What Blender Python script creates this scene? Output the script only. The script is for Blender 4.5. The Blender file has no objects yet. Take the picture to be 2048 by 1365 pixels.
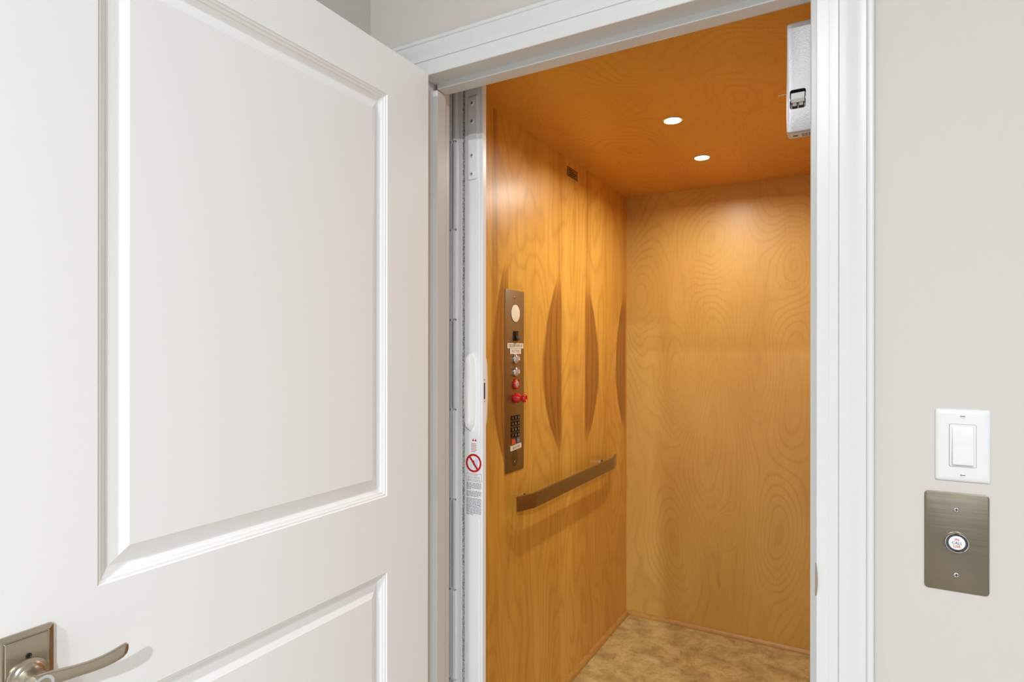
import bpy, bmesh, math, random
from mathutils import Vector, Matrix

sc = bpy.context.scene
COL = sc.collection
H = 1.39                      # eye height; heights below are written relative to it
random.seed(4)

# ------------------------------------------------------------------ camera
cam = bpy.data.cameras.new('camera')
cam.sensor_width = 36.0
cam.lens = 1203.07 * 36.0 / 2048.0
cam.shift_y = 18.9 / 2048.0
cam.clip_start = 0.02
camo = bpy.data.objects.new('camera', cam)
COL.objects.link(camo)
camo.location = (0, 0, H)
camo.rotation_euler = (Matrix.Rotation(math.radians(29.594), 3, 'Z') @ Matrix.Rotation(math.radians(90), 3, 'X')
                       @ Matrix.Rotation(math.radians(0.0487), 3, 'Z')).to_euler()
sc.camera = camo

# ------------------------------------------------------------------ world, exposure
W = bpy.data.worlds.new('world'); sc.world = W; W.use_nodes = True
bg = W.node_tree.nodes['Background']
bg.inputs[0].default_value = (0.86, 0.935, 1.0, 1)
bg.inputs[1].default_value = 0.78
sc.view_settings.view_transform = 'Standard'
sc.view_settings.look = 'None'
sc.view_settings.gamma = 1.0
sc.view_settings.use_curve_mapping = False
sc.view_settings.exposure = -0.30
sc.cycles.use_denoising = True
sc.cycles.sample_clamp_indirect = 6.0

HALL_W = (200.0, 85.0)                # each hall ceiling lamp, watts
CAB_W = 6.6                  # each cab downlight, watts

# ------------------------------------------------------------------ node helpers
def srgb(r, g, b):
    def f(c):
        c /= 255.0
        return c / 12.92 if c <= 0.04045 else ((c + 0.055) / 1.055) ** 2.4
    return (f(r), f(g), f(b), 1.0)

def mat(name, col, rough=0.5, metal=0.0, coat=0.0, emit=None, estr=0.0, spec=0.5):
    m = bpy.data.materials.new(name); m.use_nodes = True
    b = m.node_tree.nodes['Principled BSDF']
    b.inputs['Base Color'].default_value = col
    b.inputs['Roughness'].default_value = rough
    b.inputs['Metallic'].default_value = metal
    b.inputs['Coat Weight'].default_value = coat
    b.inputs['Specular IOR Level'].default_value = spec
    if emit:
        b.inputs['Emission Color'].default_value = emit
        b.inputs['Emission Strength'].default_value = estr
    return m

class E:                      # small expression wrapper over math nodes
    def __init__(s, nt, sock): s.nt, s.s = nt, sock
    def op(s, o, b=None, c=None, clamp=False):
        n = s.nt.nodes.new('ShaderNodeMath'); n.operation = o; n.use_clamp = clamp
        for i, v in enumerate((s, b, c)):
            if v is None: continue
            if isinstance(v, E): s.nt.links.new(v.s, n.inputs[i])
            else: n.inputs[i].default_value = v
        return E(s.nt, n.outputs[0])
    def __add__(s, o): return s.op('ADD', o)
    __radd__ = __add__
    def __sub__(s, o): return s.op('SUBTRACT', o)
    def __rsub__(s, o): return (s * -1.0) + o
    def __mul__(s, o): return s.op('MULTIPLY', o)
    __rmul__ = __mul__
    def __truediv__(s, o): return s.op('DIVIDE', o)
    def sin(s): return s.op('SINE')
    def exp(s): return s.op('EXPONENT')
    def abs(s): return s.op('ABSOLUTE')
    def max(s, o): return s.op('MAXIMUM', o)
    def min(s, o): return s.op('MINIMUM', o)
    def pow(s, o): return s.op('POWER', o)
    def clamp(s): return s.op('ADD', 0.0, clamp=True)
    def step(s, a, b):
        n = s.nt.nodes.new('ShaderNodeMapRange'); n.interpolation_type = 'SMOOTHSTEP'
        s.nt.links.new(s.s, n.inputs[0]); n.inputs[1].default_value = a; n.inputs[2].default_value = b
        return E(s.nt, n.outputs[0])

def pos(nt):
    g = nt.nodes.new('ShaderNodeNewGeometry'); x = nt.nodes.new('ShaderNodeSeparateXYZ')
    nt.links.new(g.outputs['Position'], x.inputs[0])
    return [E(nt, x.outputs[i]) for i in range(3)]

def noise(nt, x, y, z, scale=1.0, detail=2.0, rough=0.5, dist=0.0):
    c = nt.nodes.new('ShaderNodeCombineXYZ')
    for i, v in enumerate((x, y, z)):
        if isinstance(v, E): nt.links.new(v.s, c.inputs[i])
        else: c.inputs[i].default_value = v
    n = nt.nodes.new('ShaderNodeTexNoise')
    n.inputs['Scale'].default_value = scale; n.inputs['Detail'].default_value = detail
    n.inputs['Roughness'].default_value = rough; n.inputs['Distortion'].default_value = dist
    nt.links.new(c.outputs[0], n.inputs['Vector'])
    return E(nt, n.outputs['Fac'])

def mix(nt, fac, a, b, mode='MIX'):
    n = nt.nodes.new('ShaderNodeMix'); n.data_type = 'RGBA'; n.blend_type = mode
    for k, v in ((0, fac), (6, a), (7, b)):
        if isinstance(v, E): nt.links.new(v.s, n.inputs[k])
        elif hasattr(v, 'links'): nt.links.new(v, n.inputs[k])
        else: n.inputs[k].default_value = v
    return n.outputs[2]

def bump(nt, h, strength, dist=0.001):
    n = nt.nodes.new('ShaderNodeBump'); n.inputs['Strength'].default_value = strength
    n.inputs['Distance'].default_value = dist
    nt.links.new(h.s, n.inputs['Height'])
    nt.links.new(n.outputs[0], nt.nodes['Principled BSDF'].inputs['Normal'])

# ------------------------------------------------------------------ materials
PAINT = mat('white_semi_gloss_paint', srgb(213, 213, 212), 0.32)
DOORP = mat('white_door_paint', srgb(244, 244, 243), 0.38)
ENAMEL = mat('white_powder_coat', srgb(247, 248, 249), 0.33)
PLASTIC = mat('white_plastic', srgb(222, 222, 222), 0.3)

def wall_paint():
    m = mat('greige_wall_paint', srgb(200, 194, 187), 0.75)
    nt = m.node_tree; x, y, z = pos(nt)
    n = noise(nt, x, y, z, 260.0, 2.0)
    bump(nt, n, 0.10, 0.0006)
    return m
WALLP = wall_paint()
HANDLEW = mat('white_moulded_plastic', srgb(244, 243, 240), 0.35)
CEILP = mat('white_ceiling_paint', srgb(240, 239, 236), 0.9)

def hall_floor_mat():
    m = mat('hall_floor_pale_grey', srgb(180, 172, 162), 0.45)  # unseen floor; pale grey picked so light bounced off it stays neutral
    nt = m.node_tree; x, y, z = pos(nt)
    n = noise(nt, x * 3.0, y * 40.0, z, 1.0, 4.0)
    nt.links.new(mix(nt, n, srgb(168, 160, 150), srgb(192, 185, 175)), nt.nodes['Principled BSDF'].inputs['Base Color'])
    return m
HALLFLOOR = hall_floor_mat()

LIGHT_W, MID_W, DARK_W, RING_W = srgb(230, 182, 84), srgb(206, 148, 52), srgb(156, 98, 34), srgb(120, 70, 22)

def wood_left():
    """figured veneer, leaves matched along vertical seams, dark heartwood eyes"""
    m = mat('veneer_figured', MID_W, 0.36, coat=0.25)
    nt = m.node_tree; x, y, z = pos(nt); z = z - H
    b = nt.nodes['Principled BSDF']; b.inputs['Coat Roughness'].default_value = 0.3
    warp = noise(nt, y * 3.0, 0.3, z * 1.3, 1.0, 2.0) - 0.5
    broad = noise(nt, y * 7.0, 0.0, z * 0.5, 1.0, 2.0)
    streak = noise(nt, y * 55.0 + warp * 4.0, 1.7, z * 1.1, 1.0, 3.0)
    fine = noise(nt, y * 420.0, 4.0, z * 9.0, 1.0, 2.0)
    cath = ((noise(nt, y * 4.2, 9.0, z * 1.15, 1.0, 1.5, 0.4, 0.3) * 95.0).sin() * 0.5 + 0.5).pow(3.0)
    # leaf tone jumps at the seams
    tone = None
    for ys, t in ((1.96, 0.22), (2.25, 0.45), (2.37, -0.50), (2.506, -0.1), (2.72, -0.35), (2.86, 0.25)):
        s = y.step(ys - 0.004, ys + 0.004) * t
        tone = s if tone is None else tone + s
    fac = (broad * 1.3 - 0.25 + (streak - 0.5) * 1.1 + tone * 0.45).clamp()
    c = mix(nt, fac, MID_W, LIGHT_W)
    c = mix(nt, (fine - 0.45).clamp() * 0.55, c, DARK_W)
    c = mix(nt, cath * 0.24, c, DARK_W)
    zz = ((z + 0.10) / 0.46).max((z + 0.10) / -0.36)
    bell = (1.0 - zz * zz).max(0.0).pow(1.25)
    zt = (z - 0.25) / 0.45
    tail = (zt * zt * -1.0).exp() * 0.05 + 0.002
    dark = None; rings = None
    for seam, sgn, w in ((1.812, -1, 0.11), (2.252, -1, 0.165), (2.504, 1, 0.160), (3.05, -1, 0.150)):
        d = (y - seam) * float(sgn) + warp * 0.02                # distance from the seam into the eye
        wz = (bell + tail) * w
        r = d / wz + (streak - 0.5) * 0.22
        mk = r.step(1.08, 0.88) * d.step(-0.008, 0.006) * bell.step(0.08, 0.55)
        # rings follow the outline of the eye
        rg = ((r * 17.0 - zz.abs() * 6.0 + warp * 9.0).sin() * 0.5 + 0.5).pow(3.0) * mk
        rim = r.step(0.70, 0.93) * mk
        dark = mk if dark is None else dark.max(mk)
        rings = rg.max(rim * 0.8) if rings is None else rings.max(rg).max(rim * 0.8)
    c = mix(nt, dark * (streak * 0.5 + 0.60).clamp(), c, DARK_W)
    c = mix(nt, rings * 0.60, c, RING_W)
    # heartwood streaks running on above and below the eyes
    hs = None
    for seam, w in ((1.72, 0.030), (2.235, 0.028), (2.53, 0.030), (3.03, 0.03)):
        g = (y - seam + warp * 0.05) / w
        g = (g * g * -1.0).exp()
        hs = g if hs is None else hs.max(g)
    c = mix(nt, hs * streak.step(0.35, 0.70) * z.step(-0.75, -0.2) * 0.8, c, DARK_W)
    nt.links.new(c, b.inputs['Base Color'])
    bump(nt, fine, 0.06, 0.0004)
    return m

def wood_rotary(name, axes, centres, light, dark, line, freq, amount, rough, fx=1.9, fz=0.55):
    """rotary-cut birch: contour rings around drawn-out ovals"""
    m = mat(name, light, rough, coat=0.2)
    nt = m.node_tree; p = pos(nt); u, v = p[axes[0]], p[axes[1]]
    b = nt.nodes['Principled BSDF']; b.inputs['Coat Roughness'].default_value = 0.32
    wu = noise(nt, u * 6.0, 2.0, v * 3.0, 1.0, 2.0) - 0.5
    field = noise(nt, u * fx, 5.0, v * fz, 1.0, 1.6, 0.45, 0.25) * 2.2 + wu * 0.16
    for (cu, cv, a, h, k) in centres:
        du = (u - cu + wu * 0.05) / a; dv = (v - cv + wu * 0.12) / h
        field = field + ((du * du + dv * dv) * -1.0).exp() * k
    ph = field * freq
    rings = (ph.sin() * 0.5 + 0.5).pow(5.0)
    fade = noise(nt, u * 5.0, 8.0, v * 2.0, 1.0, 2.0).step(0.30, 0.68)
    fine = noise(nt, u * 330.0, 1.0, v * 12.0, 1.0, 2.0)
    broad = noise(nt, u * 4.0, 3.0, v * 1.2, 1.0, 3.0)
    c = mix(nt, broad.step(0.25, 0.75), dark, light)
    c = mix(nt, (fine - 0.42).clamp() * 0.5, c, line)
    c = mix(nt, rings * (fade * 0.75 + 0.25) * amount, c, line)
    spots = noise(nt, u * 11.0, 14.0, v * 2.6, 1.0, 2.0).step(0.70, 0.80)
    c = mix(nt, spots * 0.35, c, line)
    nt.links.new(c, b.inputs['Base Color'])
    bump(nt, fine, 0.05, 0.0004)
    return m

WOOD_L = wood_left()
WOOD_B = wood_rotary('veneer_rotary_birch', (0, 2),
                     [(-0.765, H - 0.15, 0.10, 0.34, 0.9), (-0.39, H - 0.08, 0.12, 0.42, 0.9), (-0.62, H + 0.55, 0.16, 0.26, 0.8),
                      (-0.98, H + 0.30, 0.12, 0.25, 0.7), (-0.25, H + 0.42, 0.12, 0.22, 0.7), (-0.545, H - 0.88, 0.035, 0.07, 0.6),
                      (-0.80, H - 0.95, 0.14, 0.34, 0.7), (-0.30, H - 0.85, 0.12, 0.3, 0.6)],
                     srgb(216, 174, 92), srgb(200, 154, 70), srgb(146, 96, 34), 80.0, 0.19, 0.44)
WOOD_C = wood_rotary('veneer_rotary_ceiling', (0, 1),
                     [(-0.8, 1.9, 0.13, 0.2, 0.8), (-0.3, 2.2, 0.12, 0.3, 0.8), (-0.6, 2.75, 0.2, 0.2, 0.7)],
                     srgb(224, 166, 66), srgb(212, 150, 54), srgb(150, 92, 32), 90.0, 0.20, 0.4, 2.2, 1.8)
WOOD_R = wood_rotary('veneer_rotary_side', (1, 2), [(2.2, H, 0.2, 0.4, 0.8)],
                     srgb(218, 172, 94), srgb(202, 152, 72), srgb(152, 98, 38), 90.0, 0.2, 0.38)

def trim_wood():
    m = mat('stained_quarter_round', srgb(196, 120, 58), 0.4)
    nt = m.node_tree; x, y, z = pos(nt)
    n = noise(nt, x * 30.0, y * 30.0, z * 120.0, 1.0, 3.0)
    nt.links.new(mix(nt, n, srgb(150, 106, 48), srgb(206, 158, 84)), nt.nodes['Principled BSDF'].inputs['Base Color'])
    return m
TRIMW = trim_wood()

def vinyl():
    m = mat('mottled_vinyl_floor', srgb(160, 120, 66), 0.5)
    nt = m.node_tree; x, y, z = pos(nt)
    a = noise(nt, x, y, z, 9.0, 7.0, 0.68, 0.4); c = noise(nt, x + 3.0, y, z, 30.0, 7.0, 0.75, 0.3)
    d = noise(nt, x, y + 7.0, z, 110.0, 4.0, 0.7)
    col = mix(nt, a.step(0.32, 0.66), srgb(164, 140, 88), srgb(206, 182, 124))
    col = mix(nt, c.step(0.50, 0.74) * 0.65, col, srgb(118, 94, 54))
    col = mix(nt, c.step(0.46, 0.28) * 0.55, col, srgb(222, 190, 130))
    col = mix(nt, d.step(0.54, 0.72) * 0.6, col, srgb(88, 64, 34))
    nt.links.new(col, nt.nodes['Principled BSDF'].inputs['Base Color'])
    bump(nt, d, 0.25, 0.001)
    return m
VINYL = vinyl()

def brushed(name, col, rough, axis):
    m = mat(name, col, rough, 1.0)
    nt = m.node_tree; p = pos(nt)
    s = [900.0, 900.0, 900.0]; s[axis] = 14.0
    n = noise(nt, p[0] * s[0], p[1] * s[1], p[2] * s[2], 1.0, 2.0)
    nt.links.new((n * 0.22 + (rough - 0.11)).s, nt.nodes['Principled BSDF'].inputs['Roughness'])
    bump(nt, n, 0.05, 0.0002)
    return m
STEEL = brushed('brushed_stainless', srgb(132, 122, 107), 0.36, 0)
NICKEL = mat('satin_nickel', srgb(186, 174, 158), 0.27, 1.0)
BRONZE = brushed('brushed_nickel_panel', srgb(156, 140, 114), 0.40, 2)
RAILM = brushed('brushed_rail_metal', srgb(158, 148, 130), 0.30, 1)
CHROME = mat('polished_chrome', srgb(225, 224, 222), 0.08, 1.0)
SCREWM = mat('bright_screw_steel', srgb(200, 196, 188), 0.22, 1.0)
DULLM = mat('dull_grey_contact_metal', srgb(128, 118, 108), 0.45, 0.6)
BLACKP = mat('black_plastic', srgb(22, 20, 19), 0.35)
DARKG = mat('dark_gap', srgb(30, 28, 27), 0.7)
REDP = mat('red_plastic', srgb(206, 22, 26), 0.25, coat=0.4)
REDINK = mat('red_ink', srgb(196, 30, 34), 0.6)
BLACKINK = mat('black_ink', srgb(50, 50, 54), 0.6)
GREYINK = mat('grey_ink', srgb(128, 128, 132), 0.6)
PINKINK = mat('worn_red_ink', srgb(190, 112, 112), 0.6)
BLUEINK = mat('dark_blue_ink', srgb(52, 58, 92), 0.5)
LABELW = mat('label_white', srgb(236, 228, 210), 0.5)
LENSW = mat('frosted_white_lens', srgb(232, 228, 226), 0.25, coat=0.5)
CREAM = mat('cream_disc_lens', srgb(240, 232, 214), 0.3)
DARKRING = mat('dark_blue_black_ring', srgb(44, 46, 58), 0.2, coat=0.5)
CLEARB = mat('clear_button_lens', srgb(188, 168, 158), 0.12, coat=1.0)
ORANGEK = mat('orange_key', srgb(226, 84, 40), 0.4)
BLUEK = mat('blue_grey_key', srgb(92, 110, 140), 0.4)
WHITEK = mat('white_print', srgb(220, 216, 210), 0.6)
SIGNBLUE = mat('pale_blue_print', srgb(176, 190, 206), 0.6)

def hammered():
    m = mat('silver_hammered_paint', srgb(204, 203, 205), 0.4, 0.2)
    nt = m.node_tree; x, y, z = pos(nt)
    bump(nt, noise(nt, x, y, z, 420.0, 3.0), 0.45, 0.001)
    return m
HAMMER = hammered()

def pile():
    m = mat('grey_brush_pile', srgb(150, 147, 142), 0.95)
    nt = m.node_tree; x, y, z = pos(nt)
    n = noise(nt, x * 400.0, y * 200.0, z * 260.0, 1.0, 3.0)
    nt.links.new(mix(nt, n.step(0.35, 0.65), srgb(140, 138, 134), srgb(226, 224, 220)), nt.nodes['Principled BSDF'].inputs['Base Color'])
    bump(nt, n, 0.8, 0.002)
    return m
PILE = pile()
LAMPLENS = mat('lit_lamp_lens', srgb(255, 250, 240), 0.4, emit=(1, 0.93, 0.82, 1), estr=30.0)
DOMELENS = mat('lit_frosted_dome', srgb(255, 252, 246), 0.5, emit=(1, 0.97, 0.93, 1), estr=4.0)
SHAFTP = mat('grey_shaft_board', srgb(120, 118, 114), 0.9)

# ------------------------------------------------------------------ object helpers
WL = {}                       # world place of each object's origin

def empty(name, loc):
    o = bpy.data.objects.new(name, None); COL.objects.link(o)
    o.location = loc; o.empty_display_size = 0.05; WL[o.name] = Vector(loc)
    return o

def tag(o, label, cat, group=None):
    o['label'] = label; o['category'] = cat
    if group: o['group'] = group
    return o

def obj(name, bm, m, parent=None, smooth=False, label=None, angle=35):
    """link a bmesh written in world coordinates as ONE mesh object with its origin at its centre"""
    bmesh.ops.recalc_face_normals(bm, faces=bm.faces[:])
    lo = Vector([min(v.co[i] for v in bm.verts) for i in range(3)])
    hi = Vector([max(v.co[i] for v in bm.verts) for i in range(3)])
    c = (lo + hi) / 2
    for v in bm.verts: v.co -= c
    me = bpy.data.meshes.new(name)
    if smooth:
        for f in bm.faces: f.smooth = True
        lim = math.radians(angle)
        for e in bm.edges:
            if len(e.link_faces) == 2 and e.calc_face_angle(0) > lim: e.smooth = False
    bm.to_mesh(me); bm.free()
    me.materials.append(m)
    o = bpy.data.objects.new(name, me); COL.objects.link(o)
    WL[o.name] = c.copy()
    if parent:
        o.parent = parent; o.location = c - WL[parent.name]
    else:
        o.location = c
    if label: o['label'] = label
    return o

def structure(o):
    o['kind'] = 'structure'; return o

def box(bm, x0, x1, y0, y1, z0, z1):
    v = [bm.verts.new(p) for p in ((x0, y0, z0), (x1, y0, z0), (x1, y1, z0), (x0, y1, z0),
                                   (x0, y0, z1), (x1, y0, z1), (x1, y1, z1), (x0, y1, z1))]
    for f in ((0, 3, 2, 1), (4, 5, 6, 7), (0, 1, 5, 4), (1, 2, 6, 5), (2, 3, 7, 6), (3, 0, 4, 7)):
        bm.faces.new([v[i] for i in f])
    return bm

def boxes(*bs):
    bm = bmesh.new()
    for b in bs: box(bm, *b)
    return bm

def bevelled(bm, w, seg=2):
    bmesh.ops.bevel(bm, geom=bm.edges[:], offset=w, segments=seg, affect='EDGES', profile=0.5)
    return bm

class F:                      # a local frame on a surface: u right, v up, n out of the surface
    def __init__(s, o, u, v):
        s.o, s.u, s.v = Vector(o), Vector(u), Vector(v); s.n = s.u.cross(s.v)
    def p(s, a, b, c=0.0): return s.o + s.u * a + s.v * b + s.n * c
    def at(s, a, b, c=0.0): return F(s.p(a, b, c), s.u, s.v)
    def rot(s, deg):
        t = math.radians(deg)
        return F(s.o, s.u * math.cos(t) + s.v * math.sin(t), s.v * math.cos(t) - s.u * math.sin(t))

def rrect(w, h, r, n=5):
    pts = []
    for cx, cy, a0 in ((w / 2 - r, h / 2 - r, 0), (-w / 2 + r, h / 2 - r, 90), (-w / 2 + r, -h / 2 + r, 180), (w / 2 - r, -h / 2 + r, 270)):
        for k in range(n + 1):
            a = math.radians(a0 + 90 * k / n)
            pts.append((cx + r * math.cos(a), cy + r * math.sin(a)))
    return pts

def loft(bm, rings, cap0=True, cap1=True, closed=True):
    vs = [[bm.verts.new(p) for p in r] for r in rings]
    n = len(vs[0])
    for a, b in zip(vs, vs[1:]):
        for i in range(n if closed else n - 1):
            bm.faces.new((a[i], a[(i + 1) % n], b[(i + 1) % n], b[i]))
    if cap0: bm.faces.new(vs[0][::-1])
    if cap1: bm.faces.new(vs[-1])
    return bm

def plate(fr, w, h, r, t, edge=0.0, z0=0.0):
    """rounded plate with a softened front edge"""
    bm = bmesh.new()
    rings = []
    prof = [(0, 0), (0, t - edge), (edge * 0.3, t - edge * 0.3), (edge, t)] if edge else [(0, 0), (0, t)]
    for ins, hh in prof:
        rr = max(r - ins, 0.0002)
        rings.append([fr.p(a, b, z0 + hh) for a, b in rrect(w - 2 * ins, h - 2 * ins, rr)])
    return loft(bm, rings)

def lathe(fr, prof, seg=28, bm=None):
    bm = bm or bmesh.new()
    rings = [[fr.p(r * math.cos(2 * math.pi * k / seg), r * math.sin(2 * math.pi * k / seg), hh) for k in range(seg)] for r, hh in prof]
    return loft(bm, rings)

def ring(fr, r0, r1, h0, h1, seg=32):
    """flat-topped annulus"""
    bm = bmesh.new()
    P = [(r1, h0), (r1, h1), (r0, h1), (r0, h0)]
    vs = [[bm.verts.new(fr.p(r * math.cos(2 * math.pi * k / seg), r * math.sin(2 * math.pi * k / seg), hh)) for k in range(seg)] for r, hh in P]
    for j in range(4):
        a, b = vs[j], vs[(j + 1) % 4]
        for i in range(seg): bm.faces.new((a[i], a[(i + 1) % seg], b[(i + 1) % seg], b[i]))
    return bm

def tube_path(pts, r, seg=10):
    bm = bmesh.new(); rings = []
    for i, p in enumerate(pts):
        d = (pts[min(i + 1, len(pts) - 1)] - pts[max(i - 1, 0)]).normalized()
        a = d.orthogonal().normalized(); b = d.cross(a)
        rings.append([p + a * r * math.cos(2 * math.pi * k / seg) + b * r * math.sin(2 * math.pi * k / seg) for k in range(seg)])
    return loft(bm, rings)

def text_bm(fr, s, size, lift=0.0006, sx=1.0, bm=None):
    cu = bpy.data.curves.new('t', 'FONT'); cu.body = s; cu.size = size
    cu.align_x = 'CENTER'; cu.align_y = 'CENTER'; cu.resolution_u = 2
    t = bpy.data.objects.new('t', cu); COL.objects.link(t)
    dg = bpy.context.evaluated_depsgraph_get()
    me = bpy.data.meshes.new_from_object(t.evaluated_get(dg))
    bm = bm or bmesh.new()
    t2 = bmesh.new(); t2.from_mesh(me)
    mp = {v: bm.verts.new(fr.p(v.co.x * sx, v.co.y, lift)) for v in t2.verts}
    for f in t2.faces:
        try: bm.faces.new([mp[v] for v in f.verts])
        except ValueError: pass
    t2.free()
    bpy.data.objects.remove(t); bpy.data.curves.remove(cu); bpy.data.meshes.remove(me)
    return bm

def flat_obj(name, bm, m, parent):
    """flat print: keep normals as drawn"""
    return obj(name, bm, m, parent)

def screw(parent, fr, r, phillips=True, m=None, h=0.0014):
    o = obj('screw', lathe(fr, [(r, 0), (r * 0.98, h * 0.4), (r * 0.7, h * 0.9), (r * 0.3, h), (0.00005, h)], 16), m or SCREWM, parent, True, angle=60)
    bm = bmesh.new()
    L, wd = r * 0.62, r * 0.14
    def bar(a, b): loft(bm, [[fr.p(*q, h * 0.75) for q in ((-a, -b), (a, -b), (a, b), (-a, b))], [fr.p(*q, h * 1.06) for q in ((-a, -b), (a, -b), (a, b), (-a, b))]])
    if phillips: bar(L, wd); bar(wd, L)
    else: bar(r * 0.92, wd)
    obj('screw_slot', bm, DARKG, o)
    return o

# ------------------------------------------------------------------ the hall
D = 1.175                     # hall wall face
WB = 1.281                    # its shaft-side face
XL, XR, ZT = -0.915, -0.0563, H + 0.666          # door rabbet: left, right, head
SXL, SXR, SZT = -0.9035, -0.0682, H + 0.651      # door stop
HC = 3.05                     # hall ceiling

bm = boxes((-1.09, XL - 0.02, D, WB, 0, HC), (XR + 0.02, 4.0, D, WB, 0, HC), (XL - 0.02, XR + 0.02, D, WB, ZT + 0.02, HC))
structure(obj('wall_back', bm, WALLP))
structure(obj('wall_left', boxes((-1.19, -1.09, -4.0, WB, 0, HC)), WALLP))
structure(obj('floor', boxes((-1.19, 4.0, -4.0, WB, -0.1, 0)), HALLFLOOR))
structure(obj('ceiling', boxes((-1.19, 4.0, -4.0, WB, HC, HC + 0.1)), CEILP))
# baseboards
structure(obj('baseboard_back', bevelled(boxes((0.03, 4.0, D - 0.014, D, 0, 0.13)), 0.003), PAINT))
structure(obj('baseboard_left', bevelled(boxes((-1.09, -1.076, -4.0, D - 0.02, 0, 0.13)), 0.003), PAINT))

# door frame: rabbeted jambs with the stop proud behind
def jamb(name, rab, stop):
    bm = bmesh.new(); box(bm, *rab); bevelled(bm, 0.0012, 1)
    b2 = bmesh.new(); box(b2, *stop); bevelled(b2, 0.002, 2)
    me = bpy.data.meshes.new('x'); b2.to_mesh(me); bm.from_mesh(me); b2.free(); bpy.data.meshes.remove(me)
    return structure(obj(name, bm, PAINT))
JY0, SY0, JY1 = 1.164, 1.2125, 1.2495
jamb('trim_1', (XL - 0.02, XL, JY0, WB, 0, ZT), (XL - 0.005, SXL, SY0, JY1, 0, SZT))
jamb('trim_2', (XR, XR + 0.02, JY0, WB, 0, ZT), (SXR, XR + 0.005, SY0, JY1, 0, SZT))
jamb('trim_3', (XL - 0.02, XR + 0.02, JY0, WB, ZT, ZT + 0.02), (SXL - 0.001, SXR + 0.001, SY0, JY1, SZT, ZT + 0.005))

# moulded casing, mitred at the head
CW = [(0, 0), (0, .0062), (.0010, .0084), (.0028, .0092), (.0044, .0086), (.0050, .0046), (.0064, .0046), (.0070, .0094),
      (.0085, .0104), (.0102, .0098), (.0110, .0056), (.0126, .0056), (.0132, .0098), (.0150, .0104), (.0290, .0106), (.0299, .0084), (.0312, .0108),
      (.0400, .0116), (.0470, .0126), (.0540, .0146), (.0600, .0162), (.0660, .0170), (.0700, .0172), (.0710, .0146), (.0722, .0172),
      (.0750, .0182), (.0785, .0184), (.0808, .0176), (.0820, .0155), (.0820, 0)]
cxl, cxr, czt = XL - 0.006, XR + 0.004, ZT + 0.006
def casing(name, ends):
    bm = bmesh.new()
    loft(bm, [[Vector(e(w, t)) for w, t in CW] for e in ends])
    return structure(obj(name, bm, PAINT, smooth=True, angle=50))
casing('trim_4', (lambda w, t: (cxl - w, D - t, 0), lambda w, t: (cxl - w, D - t, czt + w)))
casing('trim_5', (lambda w, t: (cxr + w, D - t, 0), lambda w, t: (cxr + w, D - t, czt + w)))
casing('trim_6', (lambda w, t: (cxl - w, D - t, czt + w), lambda w, t: (cxr + w, D - t, czt + w)))

# strike plate with its lip bent round the right jamb
st = empty('strike_plate', (XR, JY0, H - 0.425))
tag(st, 'small chrome strike plate with curved lip on the right door jamb', 'strike plate')
zc = H - 0.396
obj('plate', boxes((XR - 0.0012, XR + 0.0005, JY0 + 0.004, JY0 + 0.034, zc - 0.029, zc + 0.029)), CHROME, st)
bm = bmesh.new(); rows = []
for k in range(9):
    a = k / 8.0
    zz = zc - 0.028 + 0.056 * a
    bow = 0.55 * math.sin(math.pi * a) ** 0.6
    rows.append([Vector((XR - 0.0018, JY0 + 0.006, zz)), Vector((XR - 0.0016, JY0 - 0.004 * bow, zz)), Vector((XR + 0.0048 * bow, JY0 - 0.0072 * bow - 0.0006, zz)),
                 Vector((XR + 0.0045 * bow, JY0 - 0.0050 * bow, zz)), Vector((XR - 0.0004, JY0 - 0.0030 * bow, zz)), Vector((XR - 0.0004, JY0 + 0.006, zz))])
loft(bm, rows)
obj('lip', bm, NICKEL, st, True)

# ------------------------------------------------------------------ the open door
DX = -0.88; DT = 0.035
DY0, DY1 = 0.287, 1.1455
DZ0, DZ1 = 0.012, H + 0.659
PANELS = [(0.4263, 1.0015, H - 0.3165, H + 0.5563), (0.4263, 1.0015, 0.23, H - 0.4820)]
MOULD = [(0, 0), (.0012, .0022), (.0050, .0030), (.0058, .0050), (.0105, .0072), (.0112, .0092), (.0160, .0120), (.0195, .0133)]
door = structure(empty('door_1', (DX - DT / 2, DY1, 0)))
door['label'] = 'white two-panel door standing open beside the elevator'

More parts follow.
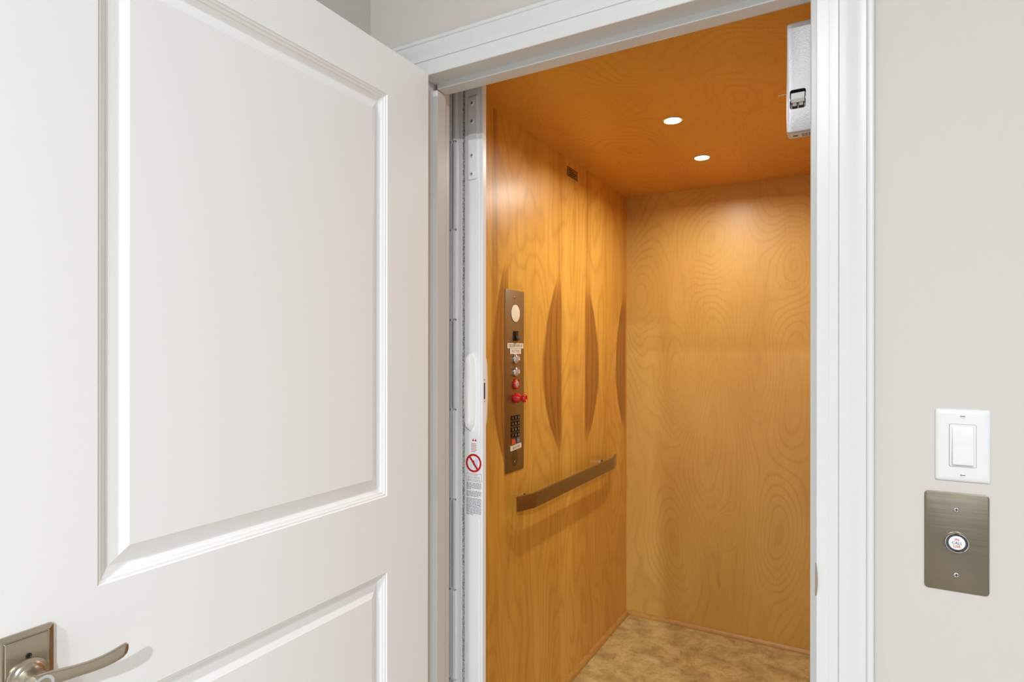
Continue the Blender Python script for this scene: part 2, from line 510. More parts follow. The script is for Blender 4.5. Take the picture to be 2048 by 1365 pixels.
def door_slab():
    bm = bmesh.new()
    for sx, x in ((-1, DX), (1, DX - DT)):
        ys = [DY0, PANELS[0][0], PANELS[0][1], DY1]
        zs = [DZ0, PANELS[1][2], PANELS[1][3], PANELS[0][2], PANELS[0][3], DZ1]
        V = {}
        for i, yv in enumerate(ys):
            for j, zv in enumerate(zs): V[i, j] = bm.verts.new((x, yv, zv))
        for i in range(3):
            for j in range(5):
                if i == 1 and j in (1, 3): continue
                bm.faces.new((V[i, j], V[i + 1, j], V[i + 1, j + 1], V[i, j + 1]))
        for (i, j) in ((1, 1), (1, 3)):
            base = [V[i, j], V[i + 1, j], V[i + 1, j + 1], V[i, j + 1]]
            p = PANELS[0] if j == 3 else PANELS[1]
            prev = base
            for ins, dep in MOULD[1:]:
                cur = [bm.verts.new((x + sx * dep, yy, zz)) for yy, zz in ((p[0] + ins, p[2] + ins), (p[1] - ins, p[2] + ins), (p[1] - ins, p[3] - ins), (p[0] + ins, p[3] - ins))]
                for k in range(4): bm.faces.new((prev[k], prev[(k + 1) % 4], cur[(k + 1) % 4], cur[k]))
                prev = cur
            bm.faces.new(prev)
        if sx == -1: A = V
        else: Bv = V
    for i in range(3):
        for j in (0, 5): bm.faces.new((A[i, j], A[i + 1, j], Bv[i + 1, j], Bv[i, j]))
    for j in range(5):
        for i in (0, 3): bm.faces.new((A[i, j], A[i, j + 1], Bv[i, j + 1], Bv[i, j]))
    return bm
obj('door_slab', door_slab(), DOORP, door)
for p in PANELS:
    for sx, x in ((-1, DX), (1, DX - DT)):
        bm = bmesh.new(); rings = []
        for ins, dep in ((.0197, .0145), (.0197, .0128), (.0215, .0124), (.0405, .0048), (.0430, .0037)):
            rings.append([Vector((x + sx * dep, yy, zz)) for yy, zz in ((p[0] + ins, p[2] + ins), (p[1] - ins, p[2] + ins), (p[1] - ins, p[3] - ins), (p[0] + ins, p[3] - ins))])
        loft(bm, rings)
        obj('raised_panel', bm, DOORP, door)

# hinges
for zh in (DZ1 - 0.20, DZ1 - 1.0, 0.28):
    h = obj('hinge', boxes((DX - DT + 0.002, DX - 0.004, DY1 - 0.0004, DY1 + 0.0018, zh - 0.045, zh + 0.045)), NICKEL, door)
    obj('knuckle', lathe(F((DX - DT - 0.006, DY1 + 0.004, zh - 0.046), (1, 0, 0), (0, 1, 0)), [(0.0001, 0), (.0055, 0), (.0055, .092), (0.0001, .092)], 14), NICKEL, h, True)

# lever handle (visible side, and its twin on the far side)
LY, LZ = 0.3445, H - 0.3955
def lever_set(side):
    x0 = DX if side == 1 else DX - DT
    def P(o, y, z): return Vector((x0 + side * o, y, z))
    fr = F((x0, LY, LZ), (0, side, 0), (0, 0, 1)) if side == 1 else F((x0, LY, LZ), (0, -1, 0), (0, 0, 1))
    bm = bmesh.new()
    W_, H_ = 0.0595, 0.106
    rings = []
    for ins, hh in ((0, 0), (0, .0035), (.0008, .0048), (.0052, .0066), (.0058, .0058), (.0070, .0058), (.0076, .0072), (.0086, .0080)):
        rings.append([fr.p(a, b, hh) for a, b in rrect(W_ - 2 * ins, H_ - 2 * ins, max(.003 - ins * .3, .0008), 3)])
    loft(bm, rings)
    rose = obj('lever_rose', bm, NICKEL, door, True, angle=25, label='stepped rectangular satin nickel rose')
    obj('neck', lathe(fr, [(.0222, .0078), (.0222, .0110), (.0214, .0128), (.0180, .0136), (.0172, .0150), (.0165, .0160), (.0135, .0166), (.0126, .0175), (.0120, .030), (.0118, .046), (.0105, .050), (.0001, .0505)], 36), NICKEL, rose, True, angle=45)
    obj('privacy_pin', lathe(fr.at(0.0015 * side, .0235, .0078), [(.0034, 0), (.0034, .0008), (.0028, .0012), (.002, .0004), (.0001, .0004)], 18), BLACKP, rose, True)
    # lever blade
    path = [(0.338, LZ + .002, .0440, .0115, .0058), (0.350, LZ + .002, .0440, .0100, .0058), (0.3640, LZ + .001, .0443, .0080, .0052), (0.3790, LZ - .001, .0446, .0074, .0048), (0.3950, LZ - .0028, .0448, .0074, .0044),
            (0.4100, LZ - .0034, .0448, .0078, .0042), (0.4240, LZ - .0024, .0446, .0084, .0040), (0.4340, LZ - .0004, .0444, .0086, .0038), (0.4395, LZ + .0016, .0443, .0072, .0034), (0.4415, LZ + .003, .0443, .0045, .0024)]
    rings = []
    for (y, z, o, hv, hx) in path:
        pts = [(hx * (abs(math.cos(t)) ** 0.55) * (1 if math.cos(t) > 0 else -1), hv * (abs(math.sin(t)) ** 0.7) * (1 if math.sin(t) > 0 else -1)) for t in [2 * math.pi * (k + 0.5) / 20 for k in range(20)]]
        rings.append([P(o + a, y, z + b) for a, b in pts])
    obj('lever', loft(bmesh.new(), rings), NICKEL, rose, True, angle=50)
    obj('lever_cap', ring(fr.at(0, 0.001, 0.0485), .0072, .0105, 0, .0022), CHROME, rose, True)
lever_set(1)
lever_set(-1)
obj('latch_face', boxes((DX - DT / 2 - .0125, DX - DT / 2 + .0125, DY0 - .0012, DY0 + .001, LZ - .028, LZ + .028)), NICKEL, door)

# ------------------------------------------------------------------ elevator shaft and cab
CX0, CX1, CYF, CYB, CZ = -1.0447, -0.058, 1.392, 3.0695, H + 0.8083
structure(obj('wall_shaft_left', boxes((-1.36, -1.30, WB, 3.4, -0.1, HC)), SHAFTP))
structure(obj('wall_shaft_right', boxes((0.20, 0.26, WB, 3.4, -0.1, HC)), SHAFTP))
structure(obj('wall_shaft_back', boxes((-1.36, 0.26, 3.4, 3.46, -0.1, HC)), SHAFTP))
structure(obj('wall_shaft_return', boxes((-1.36, -1.19, WB - 0.03, WB, -0.1, HC)), SHAFTP))
structure(obj('ceiling_shaft', boxes((-1.36, 0.26, WB, 3.46, HC, HC + 0.06)), SHAFTP))
structure(obj('floor_shaft', boxes((-1.36, 0.26, WB, 3.46, -0.16, -0.1)), SHAFTP))
T = 0.019
structure(obj('wall_cab_left', boxes((CX0 - T, CX0, CYF, CYB + T, 0, CZ)), WOOD_L))
structure(obj('wall_cab_back', boxes((CX0, CX1, CYB, CYB + T, 0, CZ)), WOOD_B))
structure(obj('wall_cab_right', boxes((CX1, CX1 + T, CYF, CYB + T, 0, CZ)), WOOD_R))
structure(obj('ceiling_cab', boxes((CX0 - T, CX1 + T, CYF, CYB + T, CZ, CZ + T)), WOOD_C))
structure(obj('floor_cab', boxes((CX0 - T, CX1 + T, CYF - 0.02, CYB + T, -0.03, 0.0)), VINYL))
structure(obj('trim_7', boxes((XL - 0.02, XR + 0.02, WB, CYF - 0.02, -0.05, -0.001)), STEEL))

def quarter_round(name, a, b, inward):
    """quarter-round moulding from a to b, round side towards the cab"""
    r = 0.019; a, b, n = Vector(a), Vector(b), Vector(inward)
    prof = [(0, 0)] + [(r * math.cos(math.radians(t)), r * math.sin(math.radians(t)) * 1.1) for t in range(0, 91, 15)]
    bm = loft(bmesh.new(), [[e + n * p + Vector((0, 0, q)) for p, q in prof] for e in (a, b)])
    return structure(obj(name, bm, TRIMW, smooth=True, angle=50))
quarter_round('baseboard_cab_left', (CX0, CYF + 0.12, 0), (CX0, CYB, 0), (1, 0, 0))
quarter_round('baseboard_cab_back', (CX0, CYB, 0), (CX1, CYB, 0), (0, -1, 0))
quarter_round('baseboard_cab_right', (CX1, CYF + 0.12, 0), (CX1, CYB, 0), (-1, 0, 0))

# ------------------------------------------------------------------ cab downlights
def downlight(x, y, label):
    t = tag(empty('ceiling_downlight', (x, y, CZ)), label, 'ceiling light', 'recessed downlights in the elevator ceiling')
    fr = F((x, y, CZ), (1, 0, 0), (0, -1, 0))
    obj('trim_ring', lathe_ring(fr), CHROME, t, True)
    obj('lens', lathe(fr, [(.0285, 0.0002), (.0285, .0018), (.018, .0034), (.0001, .0040)], 28), LAMPLENS, t, True)
    L = bpy.data.lights.new('downlight_lamp', 'AREA'); L.energy = CAB_W; L.color = (1.0, 0.95, 0.86)
    L.shape = 'DISK'; L.size = 0.05; L.spread = math.radians(168)
    lo = bpy.data.objects.new('downlight_lamp', L); COL.objects.link(lo); lo.parent = t
    lo.location = (0, 0, -0.022)
def lathe_ring(fr):
    seg = 36; bm = bmesh.new()
    P = [(.029, .0002), (.0292, .0022), (.031, .0028), (.034, .0024), (.036, .0010), (.036, .0002)]
    vs = [[bm.verts.new(fr.p(r * math.cos(2 * math.pi * k / seg), r * math.sin(2 * math.pi * k / seg), h)) for k in range(seg)] for r, h in P]
    for j in range(len(P)):
        a, b = vs[j], vs[(j + 1) % len(P)]
        for i in range(seg): bm.faces.new((a[i], a[(i + 1) % seg], b[(i + 1) % seg], b[i]))
    return bm
downlight(-0.5525, 2.1128, 'bright recessed downlight in the wooden ceiling, the one nearer the doorway')
downlight(-0.5525, 2.5814, 'bright recessed downlight in the wooden ceiling, the one nearer the back wall')

# hall ceiling downlights, out of view behind the camera
def hall_lamp(x, y, watts, label):
    t = tag(empty('ceiling_lamp', (x, y, HC)), label, 'ceiling light', 'recessed lamps in the hall ceiling')
    fr = F((x, y, HC), (1, 0, 0), (0, -1, 0))
    obj('trim_ring', ring(fr, .076, .095, .0003, .006, 40), PAINT, t, True)
    obj('lens', lathe(fr, [(.0755, .0003), (.0755, .0030), (.0001, .0034)], 36), DOMELENS, t, True)
    L = bpy.data.lights.new('hall_bulb', 'AREA'); L.energy = watts; L.color = (0.90, 0.955, 1.0)
    L.shape = 'DISK'; L.size = 0.15
    lo = bpy.data.objects.new('hall_bulb', L); COL.objects.link(lo); lo.parent = t; lo.location = (0, 0, -0.012)
hall_lamp(1.45, -2.40, HALL_W[0], 'round recessed hall ceiling lamp, the one to the right')
hall_lamp(-0.30, -1.65, HALL_W[1], 'round recessed hall ceiling lamp, the one facing the elevator')

# ------------------------------------------------------------------ accordion gate
GY = 1.40
gate = tag(empty('accordion_gate', (-0.95, GY + 0.03, 0.0)), 'white folding accordion gate stacked at the left of the elevator entrance', 'gate')
GZ0, GZ1 = 0.012, H + 0.775
PX0, PX1 = -0.9480, -0.8885
# lead post: shallow extrusion with a rib along its right edge
prof = [(PX0, GY + .018), (PX0, GY + .0012), (PX0 + .0012, GY), (PX1 - .0120, GY), (PX1 - .0112, GY + .0011), (PX1 - .0098, GY + .0011), (PX1 - .0090, GY),
        (PX1 - .0015, GY), (PX1, GY + .0015), (PX1, GY + .018)]
post = obj('lead_post', loft(bmesh.new(), [[Vector((x, y, z)) for x, y in prof] for z in (GZ0, GZ1)]), ENAMEL, gate)
fp = F((0, GY, H), (1, 0, 0), (0, 0, 1))
# strap bracket
bm = bmesh.new(); rows = []
for z, y in ((.4755, 0), (.4785, 0), (.696, 0), (.704, 0.001), (.73, .012), (.76, .03)):
    ins = .003 if z < .476 else 0
    rows.append([fp.p(a, z, c) for a, c in ((-.9345 + ins, .0002 - y), (-.9345 + ins,   .0038 - y), (-.9060 - ins,   .0038 - y), (-.9060 - ins, .0002 - y))])
strap = obj('strap_bracket', loft(bm, rows), ENAMEL, gate)
for z in (.6858, .6358, .5413, .4899):
    screw(strap, fp.at(-.9209, z, .0038), .0064, True, ENAMEL, .0024)

def pull(side):
    """rounded ergonomic pull with a waist"""
    rings = []
    xc = -0.9255 if side == 1 else -0.9058
    n = 18
    for i in range(n + 1):
        a = i / n; z = -.0085 - a * .2140
        e = min(1.0, math.sin(math.pi * max(a, .0008)) ** 0.32 + .02)
        hw = .0168 * e * (1.0 - .10 * math.sin(math.pi * a) ** 4)
        out = (.0165 + .0060 * math.sin(2 * math.pi * a * 1.0 - math.pi / 2) ** 2 - .0060 * math.exp(-((a - .5) / .2) ** 2)) * (0.25 + .75 * min(1.0, e * 1.02))
        y0 = GY if side == 1 else GY + .018
        s = -1 if side == 1 else 1
        t = .22 + .20 * math.sin(2 * math.pi * a + .4)        # the flat face wavers along its right side
        cs_ = [(-1, 0), (-1, .55), (-.97, .85), (-.88, 1), (t - .1, 1), (t + .04, .97), (t + .16, .88), (.86, .34), (.97, .14), (1, 0)]
        if side == -1: cs_ = [(-1, 0), (-1, .6), (-.9, .95), (-.7, 1), (.7, 1), (.9, .95), (1, .6), (1, 0)]
        row = [Vector((xc + hw * p, y0 + s * out * q, H + z)) for p, q in cs_]
        rings.append(row)
    o = obj('pull_handle', loft(bmesh.new(), rings), HANDLEW, gate, True, angle=50)
    return o
ph = pull(1); pull(-1)
for z in (-.030, -.200):
    screw(ph, fp.at(-.9350, z, .0145), .0030, True, HANDLEW, .0040)
# latch slot on the edge
fe = F((PX1, GY + .009, H), (0, 1, 0), (0, 0, 1))
obj('latch_slot', plate(fe.at(.0012, -.112), .0052, .046, .0024, .0005), DARKG, gate)
for z in (-.081, -.141):
    screw(gate, fe.at(.0012, z), .0022, True, SCREWM, .0008)
# folded leaves with alternating hinge knuckles
SEG = [GZ0 - H, -1.189, -.934, -.679, -.423, -.168, .087, .342, .593, GZ1 - H]
def leaf(x0, x1, k0, k1, parity, y0=GY + .005, y1=GY + .10):
    bm = boxes((x0, x1, y0, y1, GZ0 + .006, GZ1))
    if k0 is not None:
        for i, (a, b) in enumerate(zip(SEG, SEG[1:])):
            if i % 2 == parity:
                b2 = bmesh.new(); box(b2, k0, k1, GY - .0005, y0 + .004, H + a + .0025, H + b - .0025); bevelled(b2, .0016, 2)
                me = bpy.data.meshes.new('x'); b2.to_mesh(me); bm.from_mesh(me); b2.free(); bpy.data.meshes.remove(me)
    return obj('gate_leaf', bm, ENAMEL, gate)
leaf(-1.0300, -1.0262, None, None, 0)
leaf(-1.0222, -1.0182, -1.0222, -1.0140, 0)
leaf(-1.0128, -1.0085, -1.0166, -1.0085, 1)
leaf(-1.0064, -1.0020, -1.0064, -.9976, 0)
leaf(-.9990, -.9946, -1.0034, -.9946, 1)
leaf(-.9888, -.9850, -.9888, -.9782, 0)
leaf(-.9800, -.9762, -.9856, -.9764, 1)
obj('gate_leaf', bevelled(boxes((-.9752, -.9605, GY + .006, GY + .010, GZ0 + .006, GZ1)), .0012, 1), ENAMEL, gate)
obj('brush_seal', boxes((-.9605, -.9482, GY + .008, GY + .030, GZ0 + .006, GZ1)), PILE, gate, label='grey pile brush seal')
obj('edge_channel', boxes((-1.0420, -1.0320, GY - .004, GY + .10, GZ0, GZ1)), ENAMEL, gate)
# overhead track
structure(obj('trim_8', boxes((CX0, CX1, GY - .004, GY + .050, GZ1 + .002, CZ)), ENAMEL))

# warning decal on the post
decal = plate(fp.at(-.917, -.352), .0535, .226, .001, .0003)
dec = obj('warning_decal', decal, mat('clear_white_decal', srgb(246, 247, 248), 0.4), gate, label='printed warning decal with red prohibition ring')
bm = bmesh.new()
for cx in (-.0038, .0042):
    f0 = fp.at(-.9150 + cx, -.2520)
    loft(bm, [[f0.p(-.0036, 0, .0004), f0.p(.0036, 0, .0004), f0.p(0.0002, .0072, .0004)], [f0.p(-.0036, 0, .0006), f0.p(.0036, 0, .0006), f0.p(0.0002, .0072, .0006)]])
obj('warning_triangle', bm, REDINK, dec)
def words(bm, fr, w, rows, step, hh, lo=.004, hi=.011, gap=.0016):
    """rows of word-like dashes, print too fine to read"""
    for r in range(rows):
        a = -w / 2; y = -r * step
        end = w / 2 if r < rows - 1 else -w / 2 + w * random.uniform(.35, .9)
        while a < end - .001:
            b = min(a + random.uniform(lo, hi), end)
            jz = .0005
            loft(bm, [[fr.p(*q, jz) for q in ((a, y - hh), (b, y - hh), (b, y + hh), (a, y + hh))], [fr.p(*q, jz + .0002) for q in ((a, y - hh), (b, y - hh), (b, y + hh), (a, y + hh))]])
            a = b + gap
    return bm
obj('fine_print', words(bmesh.new(), fp.at(-.9160, -.2590), .017, 6, .0044, .0009, .003, .007, .001), PINKINK, dec)
fs = fp.at(-.9170, -.3130)
obj('prohibition_ring', ring(fs, .0200, .0258, .0005, .0009, 40), REDINK, dec)
bm = bmesh.new(); f2 = fs.rot(-52)
loft(bm, [[f2.p(*q, .0005) for q in ((-.021, -.0029), (.021, -.0029), (.021, .0029), (-.021, .0029))], [f2.p(*q, .0010) for q in ((-.021, -.0029), (.021, -.0029), (.021, .0029), (-.021, .0029))]])
obj('prohibition_bar', bm, REDINK, dec)
bm = bmesh.new()
for a, h0, h1 in ((-.011, -.014, .004), (-.0075, -.015, .006), (.001, -.017, -.004), (.0045, -.015, .015), (.0085, -.013, .014), (.0115, -.012, .011)):
    loft(bm, [[fs.p(*q, .00045) for q in ((a, h0), (a + .0014, h0), (a + .0014, h1), (a, h1))], [fs.p(*q, .0006) for q in ((a, h0), (a + .0014, h0), (a + .0014, h1), (a, h1))]])
obj('gate_pictogram', bm, SIGNBLUE, dec)
bm = lathe(fs.at(.0005, .0052, .0006), [(.0022, 0), (.0022, .0003)], 12)
loft(bm, [[fs.p(*q, .0006) for q in ((-.002, -.006), (.004, -.006), (.0026, .003), (-.001, .003))], [fs.p(*q, .0009) for q in ((-.002, -.006), (.004, -.006), (.0026, .003), (-.001, .003))]])
obj('figure_pictogram', bm, BLACKINK, dec)
# boxed danger heading
fb = fp.at(-.9168, -.3530)
bm = bmesh.new(); o1 = rrect(.0515, .0215, .003, 4); o2 = rrect(.0503, .0203, .0025, 4)
vs = [[bm.verts.new(fb.p(a, b, .0006)) for a, b in o] for o in (o1, o2)]
for i in range(len(o1)): bm.faces.new((vs[0][i], vs[0][(i + 1) % len(o1)], vs[1][(i + 1) % len(o1)], vs[1][i]))
obj('heading_frame', bm, BLACKINK, dec)
obj('heading_lettering', text_bm(fb.at(0, .0065), 'DANGER!', .0062, .0006), PINKINK, dec)
bm = text_bm(fb, 'RISK OF SERIOUS', .0060, .0006, .86)
text_bm(fb.at(0, -.0064), 'INJURY OR DEATH', .0060, .0006, .82, bm)
obj('heading_lettering', bm, mat('dull_maroon_ink', srgb(130, 88, 92), .6), dec)
bm = words(bmesh.new(), fp.at(-.9168, -.3690), .0485, 6, .0033, .0007)
words(bm, fp.at(-.9168, -.3918), .0485, 5, .0033, .0007)
words(bm, fp.at(-.9168, -.4115), .0485, 14, .0034, .0007)
fpz = obj('fine_print', bm, GREYINK, dec)

# ------------------------------------------------------------------ car operating panel
FL = F((CX0, 0, H), (0, 1, 0), (0, 0, 1))          # on the left cab wall: a = Y, b = height
cop = tag(empty('elevator_control_panel', (CX0, 1.8545, H - 0.427)), 'tall brushed nickel elevator control panel with buttons and keypad on the left wall', 'control panel')
CT = 0.0032
pc = 1.8545
obj('face_plate', plate(FL.at(pc, -.1070), .1345, .6400, .006, CT, .0008), BRONZE, cop, True, angle=30)
CT = 0.0040
for b in (.1865, -.3930):
    screw(cop, FL.at(pc - .002, b, CT), .0042, True, SCREWM, .0016)
obj('light_disc', lathe(FL.at(pc + .003, .1312, CT), [(.0305, 0), (.0305, .0006), (.028, .0012), (.0001, .0014)], 36), CREAM, cop, True, label='round cream light disc')
rk = obj('rocker_switch', plate(FL.at(pc + .005, .0515, CT), .031, .0355, .001, .0022, .0006), BLACKP, cop, label='black rocker switch')
fr = FL.at(pc + .006, .0515, CT)
bm = bmesh.new()
loft(bm, [[fr.p(a, b, c) for b, c in ((.015, .001), (.015, .004), (.0, .0055), (-.013, .012), (-.015, .011), (-.015, .001))] for a in (-.009, .009)])
obj('rocker', bm, BLACKP, rk)
ls = obj('name_label', boxes_f := plate(FL.at(pc + .003, .0165, CT), .1150, .0185, .0008, .0005), LABELW, cop, label='white printed name label')
obj('lettering', text_bm(FL.at(pc + .003, .0162, CT), 'CAROLINA HOME LIFT', .0155, .0007, .66), BLACKINK, ls)
ls = obj('number_label', plate(FL.at(pc + .003, -.0030, CT), .0780, .0185, .0008, .0005), LABELW, cop)
obj('lettering', text_bm(FL.at(pc + .003, -.0034, CT), '704-577-0002', .0150, .0007, .70), GREYINK, ls)
def push(b, ringm, lens, label):
    fr = FL.at(pc + .004, b, CT)
    o = obj('push_button', lathe_t(fr, .0185, .0145), ringm, cop, True, label=label)
    obj('button_lens', lathe(fr, [(.0140, 0), (.0140, .0050), (.0115, .0074), (.006, .0084), (.0001, .0086)], 26), lens, o, True, angle=60)
    for s in (-.011, .011):
        pass
    return o
def lathe_t(fr, r1, r0):
    seg = 30; bm = bmesh.new()
    P = [(r0, 0), (r0, .0062), (r0 + .0014, .0084), (r1 - .0016, .0074), (r1, .0040), (r1, 0)]
    vs = [[bm.verts.new(fr.p(r * math.cos(2 * math.pi * k / seg), r * math.sin(2 * math.pi * k / seg), h)) for k in range(seg)] for r, h in P]
    for j in range(len(P)):
        a, c = vs[j], vs[(j + 1) % len(P)]
        for i in range(seg): bm.faces.new((a[i], a[(i + 1) % seg], c[(i + 1) % seg], c[i]))
    return bm
push(-.0294, CHROME, CLEARB, 'chrome-rimmed round button, upper')
push(-.0755, CHROME, CLEARB, 'chrome-rimmed round button, lower')
push(-.1190, REDP, CLEARB, 'red-rimmed round button')
sk = obj('stop_knob', lathe(FL.at(pc + .002, -.1680, CT), [(.0175, 0), (.0180, .004), (.0165, .012), (.0110, .020), (.0085, .026), (.0085, .030), (.0001, .030)], 28), REDP, cop, True, angle=50, label='red pull stop knob')
obj('knob_head', lathe(FL.at(pc + .002, -.1680, CT), [(.0085, .028), (.0120, .030), (.0140, .034), (.0135, .040), (.0110, .043), (.0085, .043), (.007, .041), (.0001, .041)], 28), REDP, sk, True, angle=50)
obj('indicator_hole', lathe(FL.at(pc, -.2130, CT), [(.0016, 0), (.0016, .0002)], 10), DARKG, cop)
KX, KZ = (-.0205, 0.0, .0205), (-.2400, -.2605, -.2810, -.3015)
for r, zz in enumerate(KZ):
    for c, yy in enumerate(KX):
        fr = FL.at(pc + .003 + yy, zz + .002, CT)
        k = obj('key', plate(fr, .0178, .0172, .0012, .0022, .0006), BLACKP, cop)
        obj('key_print', text_bm(fr, '123456789*0#'[r * 3 + c], .0105, .0024), WHITEK, k)
fr = FL.at(pc - .012, -.3215, CT)
k = obj('key', plate(fr, .0240, .0170, .0015, .0024, .0006), ORANGEK, cop, label='orange call key')
fr = FL.at(pc + .0215, -.3190, CT)
k = obj('key', plate(fr, .0215, .0170, .0015, .0024, .0006), BLUEK, cop, label='blue-grey key')
obj('key_print', text_bm(fr, '=', .012, .0026), WHITEK, k)
fr = FL.at(pc + .004, -.3420, CT).rot(3.5)
ls = obj('number_label', plate(fr, .0760, .0165, .0008, .0027, 0), LABELW, cop, label='white number label stuck on at a tilt')
obj('lettering', text_bm(fr, '828 335 9425', .0130, .0029, .72), BLACKINK, ls)
bm = bmesh.new()
for r in range(9):
    for c in range(-3, 4):
        yy, zz = c * .0088 + (.0044 if r % 2 else 0), -.3560 - r * .0062
        if (yy / .026) ** 2 + ((zz + .3800) / .0275) ** 2 < 1.0:
            lathe(FL.at(pc - .001 + yy, zz, CT), [(.0017, 0), (.0017, .0002)], 8, bm)
g = obj('speaker_perforation', bm, DARKG, cop); g['kind'] = 'stuff'

# certificate plate high on the same wall
cp = tag(empty('certificate_plate', (CX0, 2.359, H + .735)), 'small engraved metal plate high on the left wall near the ceiling', 'plate')
obj('plate', plate(FL.at(2.359, .7548), .107, .040, .001, .0015, .0004), BRONZE, cp)
bm = bmesh.new(); o1 = rrect(.104, .037, .0008, 2); o2 = rrect(.100, .033, .0006, 2); fr = FL.at(2.359, .7548)
vs = [[bm.verts.new(fr.p(a, b, .0017)) for a, b in o] for o in (o1, o2)]
for i in range(len(o1)): bm.faces.new((vs[0][i], vs[0][(i + 1) % len(o1)], vs[1][(i + 1) % len(o1)], vs[1][i]))
obj('plate_border', bm, BLACKINK, cp)
bm = words(bmesh.new(), FL.at(2.359, .7640, .0013), .082, 1, .01, .0020, .012, .022, .004)
words(bm, FL.at(2.359, .7545, .0013), .070, 2, .0095, .0022, .012, .022, .004)
obj('engraved_print', bm, BLACKINK, cp)

# ------------------------------------------------------------------ handrail
rail = tag(empty('handrail', (CX0, 2.32, H - .56)), 'flat brushed metal handrail with bent-in ends on the left wooden wall', 'handrail')
RZ = -.5340; RH = .0265
pathr = [(1.8240, .0310), (1.8880, .0500), (1.9000, .0528), (1.9140, .0540), (1.9300, .0545), (2.6950, .0545), (2.7110, .0540), (2.7250, .0528), (2.7370, .0500), (2.8120, .0310)]
rings = []
for i, (y, o) in enumerate(pathr):
    a, b = pathr[max(i - 1, 0)], pathr[min(i + 1, len(pathr) - 1)]
    d = Vector((b[0] - a[0], b[1] - a[1])).normalized(); nn = Vector((-d.y, d.x))
    row = []
    for s, q in rrect(.0100, RH * 2, .0014, 2):
        row.append(FL.p(y + nn.x * s, RZ + q, o + nn.y * s))
    rings.append(row)
obj('rail_bar', loft(bmesh.new(), rings), RAILM, rail, True, angle=30)
for y in (1.925, 2.700):
    obj('standoff', lathe(FL.at(y, RZ, 0), [(.0140, 0), (.0140, .004), (.0085, .006), (.0085, .0495), (.0001, .0495)], 22), RAILM, rail, True, angle=40)

# ------------------------------------------------------------------ door interlock box inside the doorway
ib = tag(empty('door_interlock', (-.08, WB, H + .4235)), 'silver door interlock box with a cut-out window at the top right of the doorway', 'interlock')
IX0, IX1, IY0, IY1, IZ0, IZ1 = -.1140, -.0400, WB + .001, WB + .041, H + .4235, H + .6370
fi = F((0, IY0, H), (1, 0, 0), (0, 0, 1))
def box_with_window():
    """front cover with a notched rectangular opening"""
    bm = bmesh.new()
    wx0, wx1, wz0, wz1 = -.1082, -.0800, .4680, .5058
    hole = []
    cx, cz = (wx0 + wx1) / 2, (wz0 + wz1) / 2
    for a, b in rrect(wx1 - wx0, wz1 - wz0, .0045, 4): hole.append((cx + a, cz + b))
    # side notches at mid height
    hole = hole[:5] + hole[5:10] + [(wx0, cz + .0030), (wx0 + .0014, cz), (wx0, cz - .0030)] + hole[10:15] + hole[15:] + [(wx1, cz - .0030), (wx1 - .0014, cz), (wx1, cz + .0030)]
    hp = [bm.verts.new(fi.p(p, q, 0)) for p, q in hole]
    hb = [bm.verts.new(fi.p(p, q, -.0025)) for p, q in hole]
    n = len(hole)
    he = [bm.edges.new((hp[i], hp[(i + 1) % n])) for i in range(n)]
    for i in range(n): bm.faces.new((hp[i], hp[(i + 1) % n], hb[(i + 1) % n], hb[i]))
    mx, mz = (IX0 + IX1) / 2, .53025
    rows = []
    for ins, dep in ((.0040, 0), (.0014, -.0010), (0, -.0042), (0, -.0385)):
        rows.append([bm.verts.new(fi.p(mx + p, mz + q, dep)) for p, q in rrect(IX1 - IX0 - 2 * ins, .2135 - 2 * ins, max(.004 - ins * .6, .001), 3)])
    m = len(rows[0])
    for r0, r1 in zip(rows, rows[1:]):
        for i in range(m): bm.faces.new((r0[i], r0[(i + 1) % m], r1[(i + 1) % m], r1[i]))
    bm.faces.new(rows[-1])
    oe = [bm.edges.get((rows[0][i], rows[0][(i + 1) % m])) for i in range(m)]
    bmesh.ops.triangle_fill(bm, edges=he + oe, use_beauty=True)
    return bm
cover = obj('cover', box_with_window(), HAMMER, ib, True, angle=30)
fm = fi.at(-.0941, .4869, -.012)
sw = obj('contact_block', plate(fm, .0276, .0372, .002, .002), BLACKP, ib)
bm = bmesh.new()
loft(bm, [[fm.p(a, b, c) for b, c in ((.0125, .002), (.0130, .0095), (.0010, .0110), (-.0045, .006), (-.0045, .002))] for a in (-.0120, .0115)])
obj('rocker_cam', bm, PLASTIC, sw)
for a in (-.006, .0055):
    obj('contact', bevelled(bmesh_box := boxes((fm.o.x + a - .0045, fm.o.x + a + .0045, fm.o.y - .0075, fm.o.y - .001, fm.o.z - .0125, fm.o.z - .0050)), .001, 1), DULLM, sw)
    screw(sw, fm.at(a, -.0140, .002), .0026, True, DULLM, .0016)
obj('lever_wire', tube_path([fi.p(-.1135, .5030, -.010), fi.p(-.1180, .5034, -.010), fi.p(-.1285, .5022, -.008)], .0007, 8), SCREWM, ib, True)
fu = F((IX0 + .0335, IY0 + .020, IZ0 - .0001), (1, 0, 0), (0, 1, 0))   # underside, facing down
bm = bmesh.new()
loft(bm, [[Vector((x, y, z)) for x, y in ((IX0 + .005, IY0 + .010), (IX1 - .004, IY0 + .010), (IX1 - .004, IY0 + .036), (IX0 + .005, IY0 + .036))] for z in (IZ0 - .0005, IZ0)])
lb = obj('rating_label', bm, LABELW, ib)
bm = bmesh.new()
for r in range(4):
    x = IX0 + .026
    while x < IX1 - .008:
        w = random.uniform(.0025, .006)
        box(bm, x, x + w, IY0 + .014 + r * .0052, IY0 + .0165 + r * .0052, IZ0 - .0008, IZ0 - .0004); x += w + .0014
obj('fine_print', bm, GREYINK, lb)
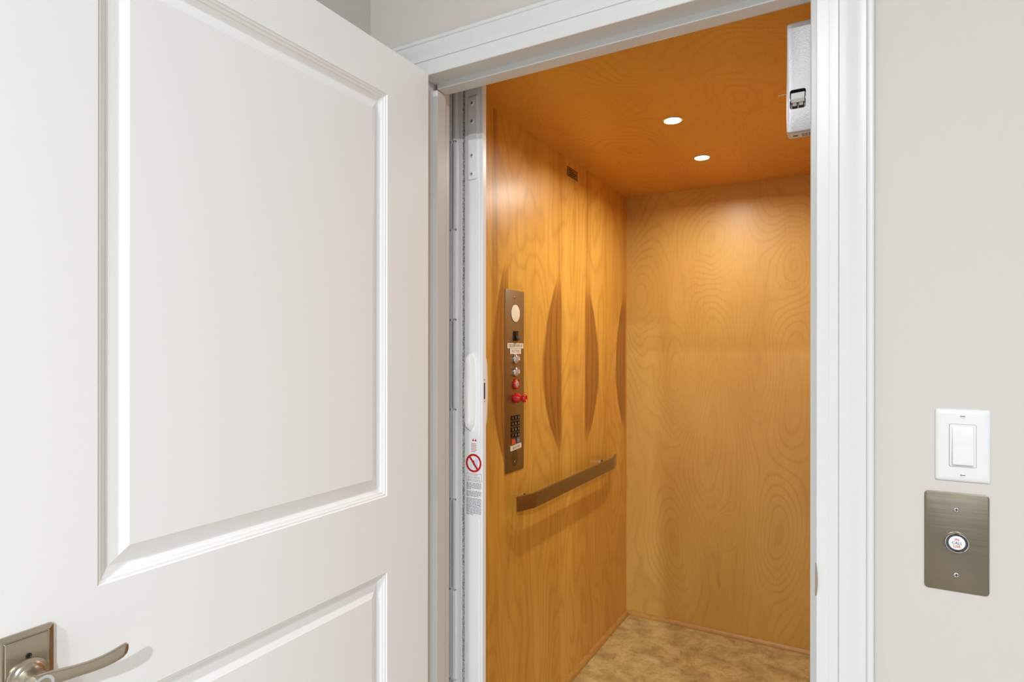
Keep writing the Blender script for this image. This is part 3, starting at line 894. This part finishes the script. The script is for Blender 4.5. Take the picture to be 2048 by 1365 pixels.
bm = lathe(F((IX0 + .0145, IY0 + .023, IZ0 - .0004), (1, 0, 0), (0, -1, 0)), [(.0001, 0), (.0052, 0), (.0052, .0004), (.0001, .0004)], 18)
for v in bm.verts: v.co.y = IY0 + .023 + (v.co.y - IY0 - .023) * .62
obj('oval_mark', bm, BLACKINK, lb)

# ------------------------------------------------------------------ light switch
FW = F((0, D, H), (1, 0, 0), (0, 0, 1))
swx, swz = .1488, -.1490
s = tag(empty('light_switch', (swx, D, H + swz - .0572)), 'white rocker light switch with screwed wall plate above the steel call plate', 'light switch')
f0 = FW.at(swx, swz)
bm = bmesh.new(); rings = []
for ins, hh in ((0, 0), (0, .0016), (.0012, .0032), (.0035, .0046), (.008, .0055)):
    rings.append([f0.p(a, b, hh) for a, b in rrect(.0704 - 2 * ins, .1146 - 2 * ins, max(.0035 - ins * .3, .001), 4)])
loft(bm, rings)
obj('wall_plate', bm, PLASTIC, s, True, angle=50)
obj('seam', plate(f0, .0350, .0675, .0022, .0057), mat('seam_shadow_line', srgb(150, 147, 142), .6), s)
fr_ = obj('switch_frame', plate(f0, .0338, .0664, .0020, .0068, .0005), PLASTIC, s)
bm = bmesh.new()
loft(bm, [[f0.p(a, b, c) for b, c in ((.0296, .006), (.0296, .0072), (0, .0086), (-.0285, .0122), (-.0302, .0112), (-.0302, .006))] for a in (-.0133, .0133)])
obj('rocker', bevelled(bm, .0008, 2), PLASTIC, s, True, angle=25)
for b in (.0462, -.0462):
    screw(s, f0.at(0, b, .0054), .0034, False, PLASTIC, .0011)

# ------------------------------------------------------------------ call station
cs = tag(empty('elevator_call_plate', (.1415, D, H - .381)), 'brushed steel call plate with one round IN CALL USE button on the hall wall', 'call button')
f0 = FW.at(.1412, -.3028)
obj('face_plate', plate(f0, .0832, .1560, .0055, .0024, .0007), STEEL, cs, True, angle=30)
for b in (.0515, -.0515):
    screw(cs, f0.at(0, b, .0024), .0040, True, CHROME, .0017)
fb = f0.at(0, .0010, .0024)
bt = obj('call_button', lathe_t(fb, .0158, .0138), CHROME, cs, True, label='round chrome-rimmed call button')
obj('dark_ring', ring(fb, .0108, .0139, 0, .0068, 36), DARKRING, bt, True)
ln = obj('button_lens', lathe(fb, [(.0110, 0), (.0110, .0066), (.0095, .0072), (.0001, .0075)], 32), LENSW, bt, True)
bm = text_bm(fb.at(0, .0052), 'IN', .0056, .0079)
text_bm(fb.at(0, -.0054), 'USE', .0056, .0079, 1.0, bm)
obj('lettering', bm, REDINK, bt)
obj('lettering', text_bm(fb.at(0, -.0001), 'CALL', .0056, .0079), BLUEINK, bt)
for b in (.0126, -.0126):
    obj('ring_tab', plate(fb.at(0, b), .0052, .0028, .0004, .0074, .0003), BLACKP, bt)
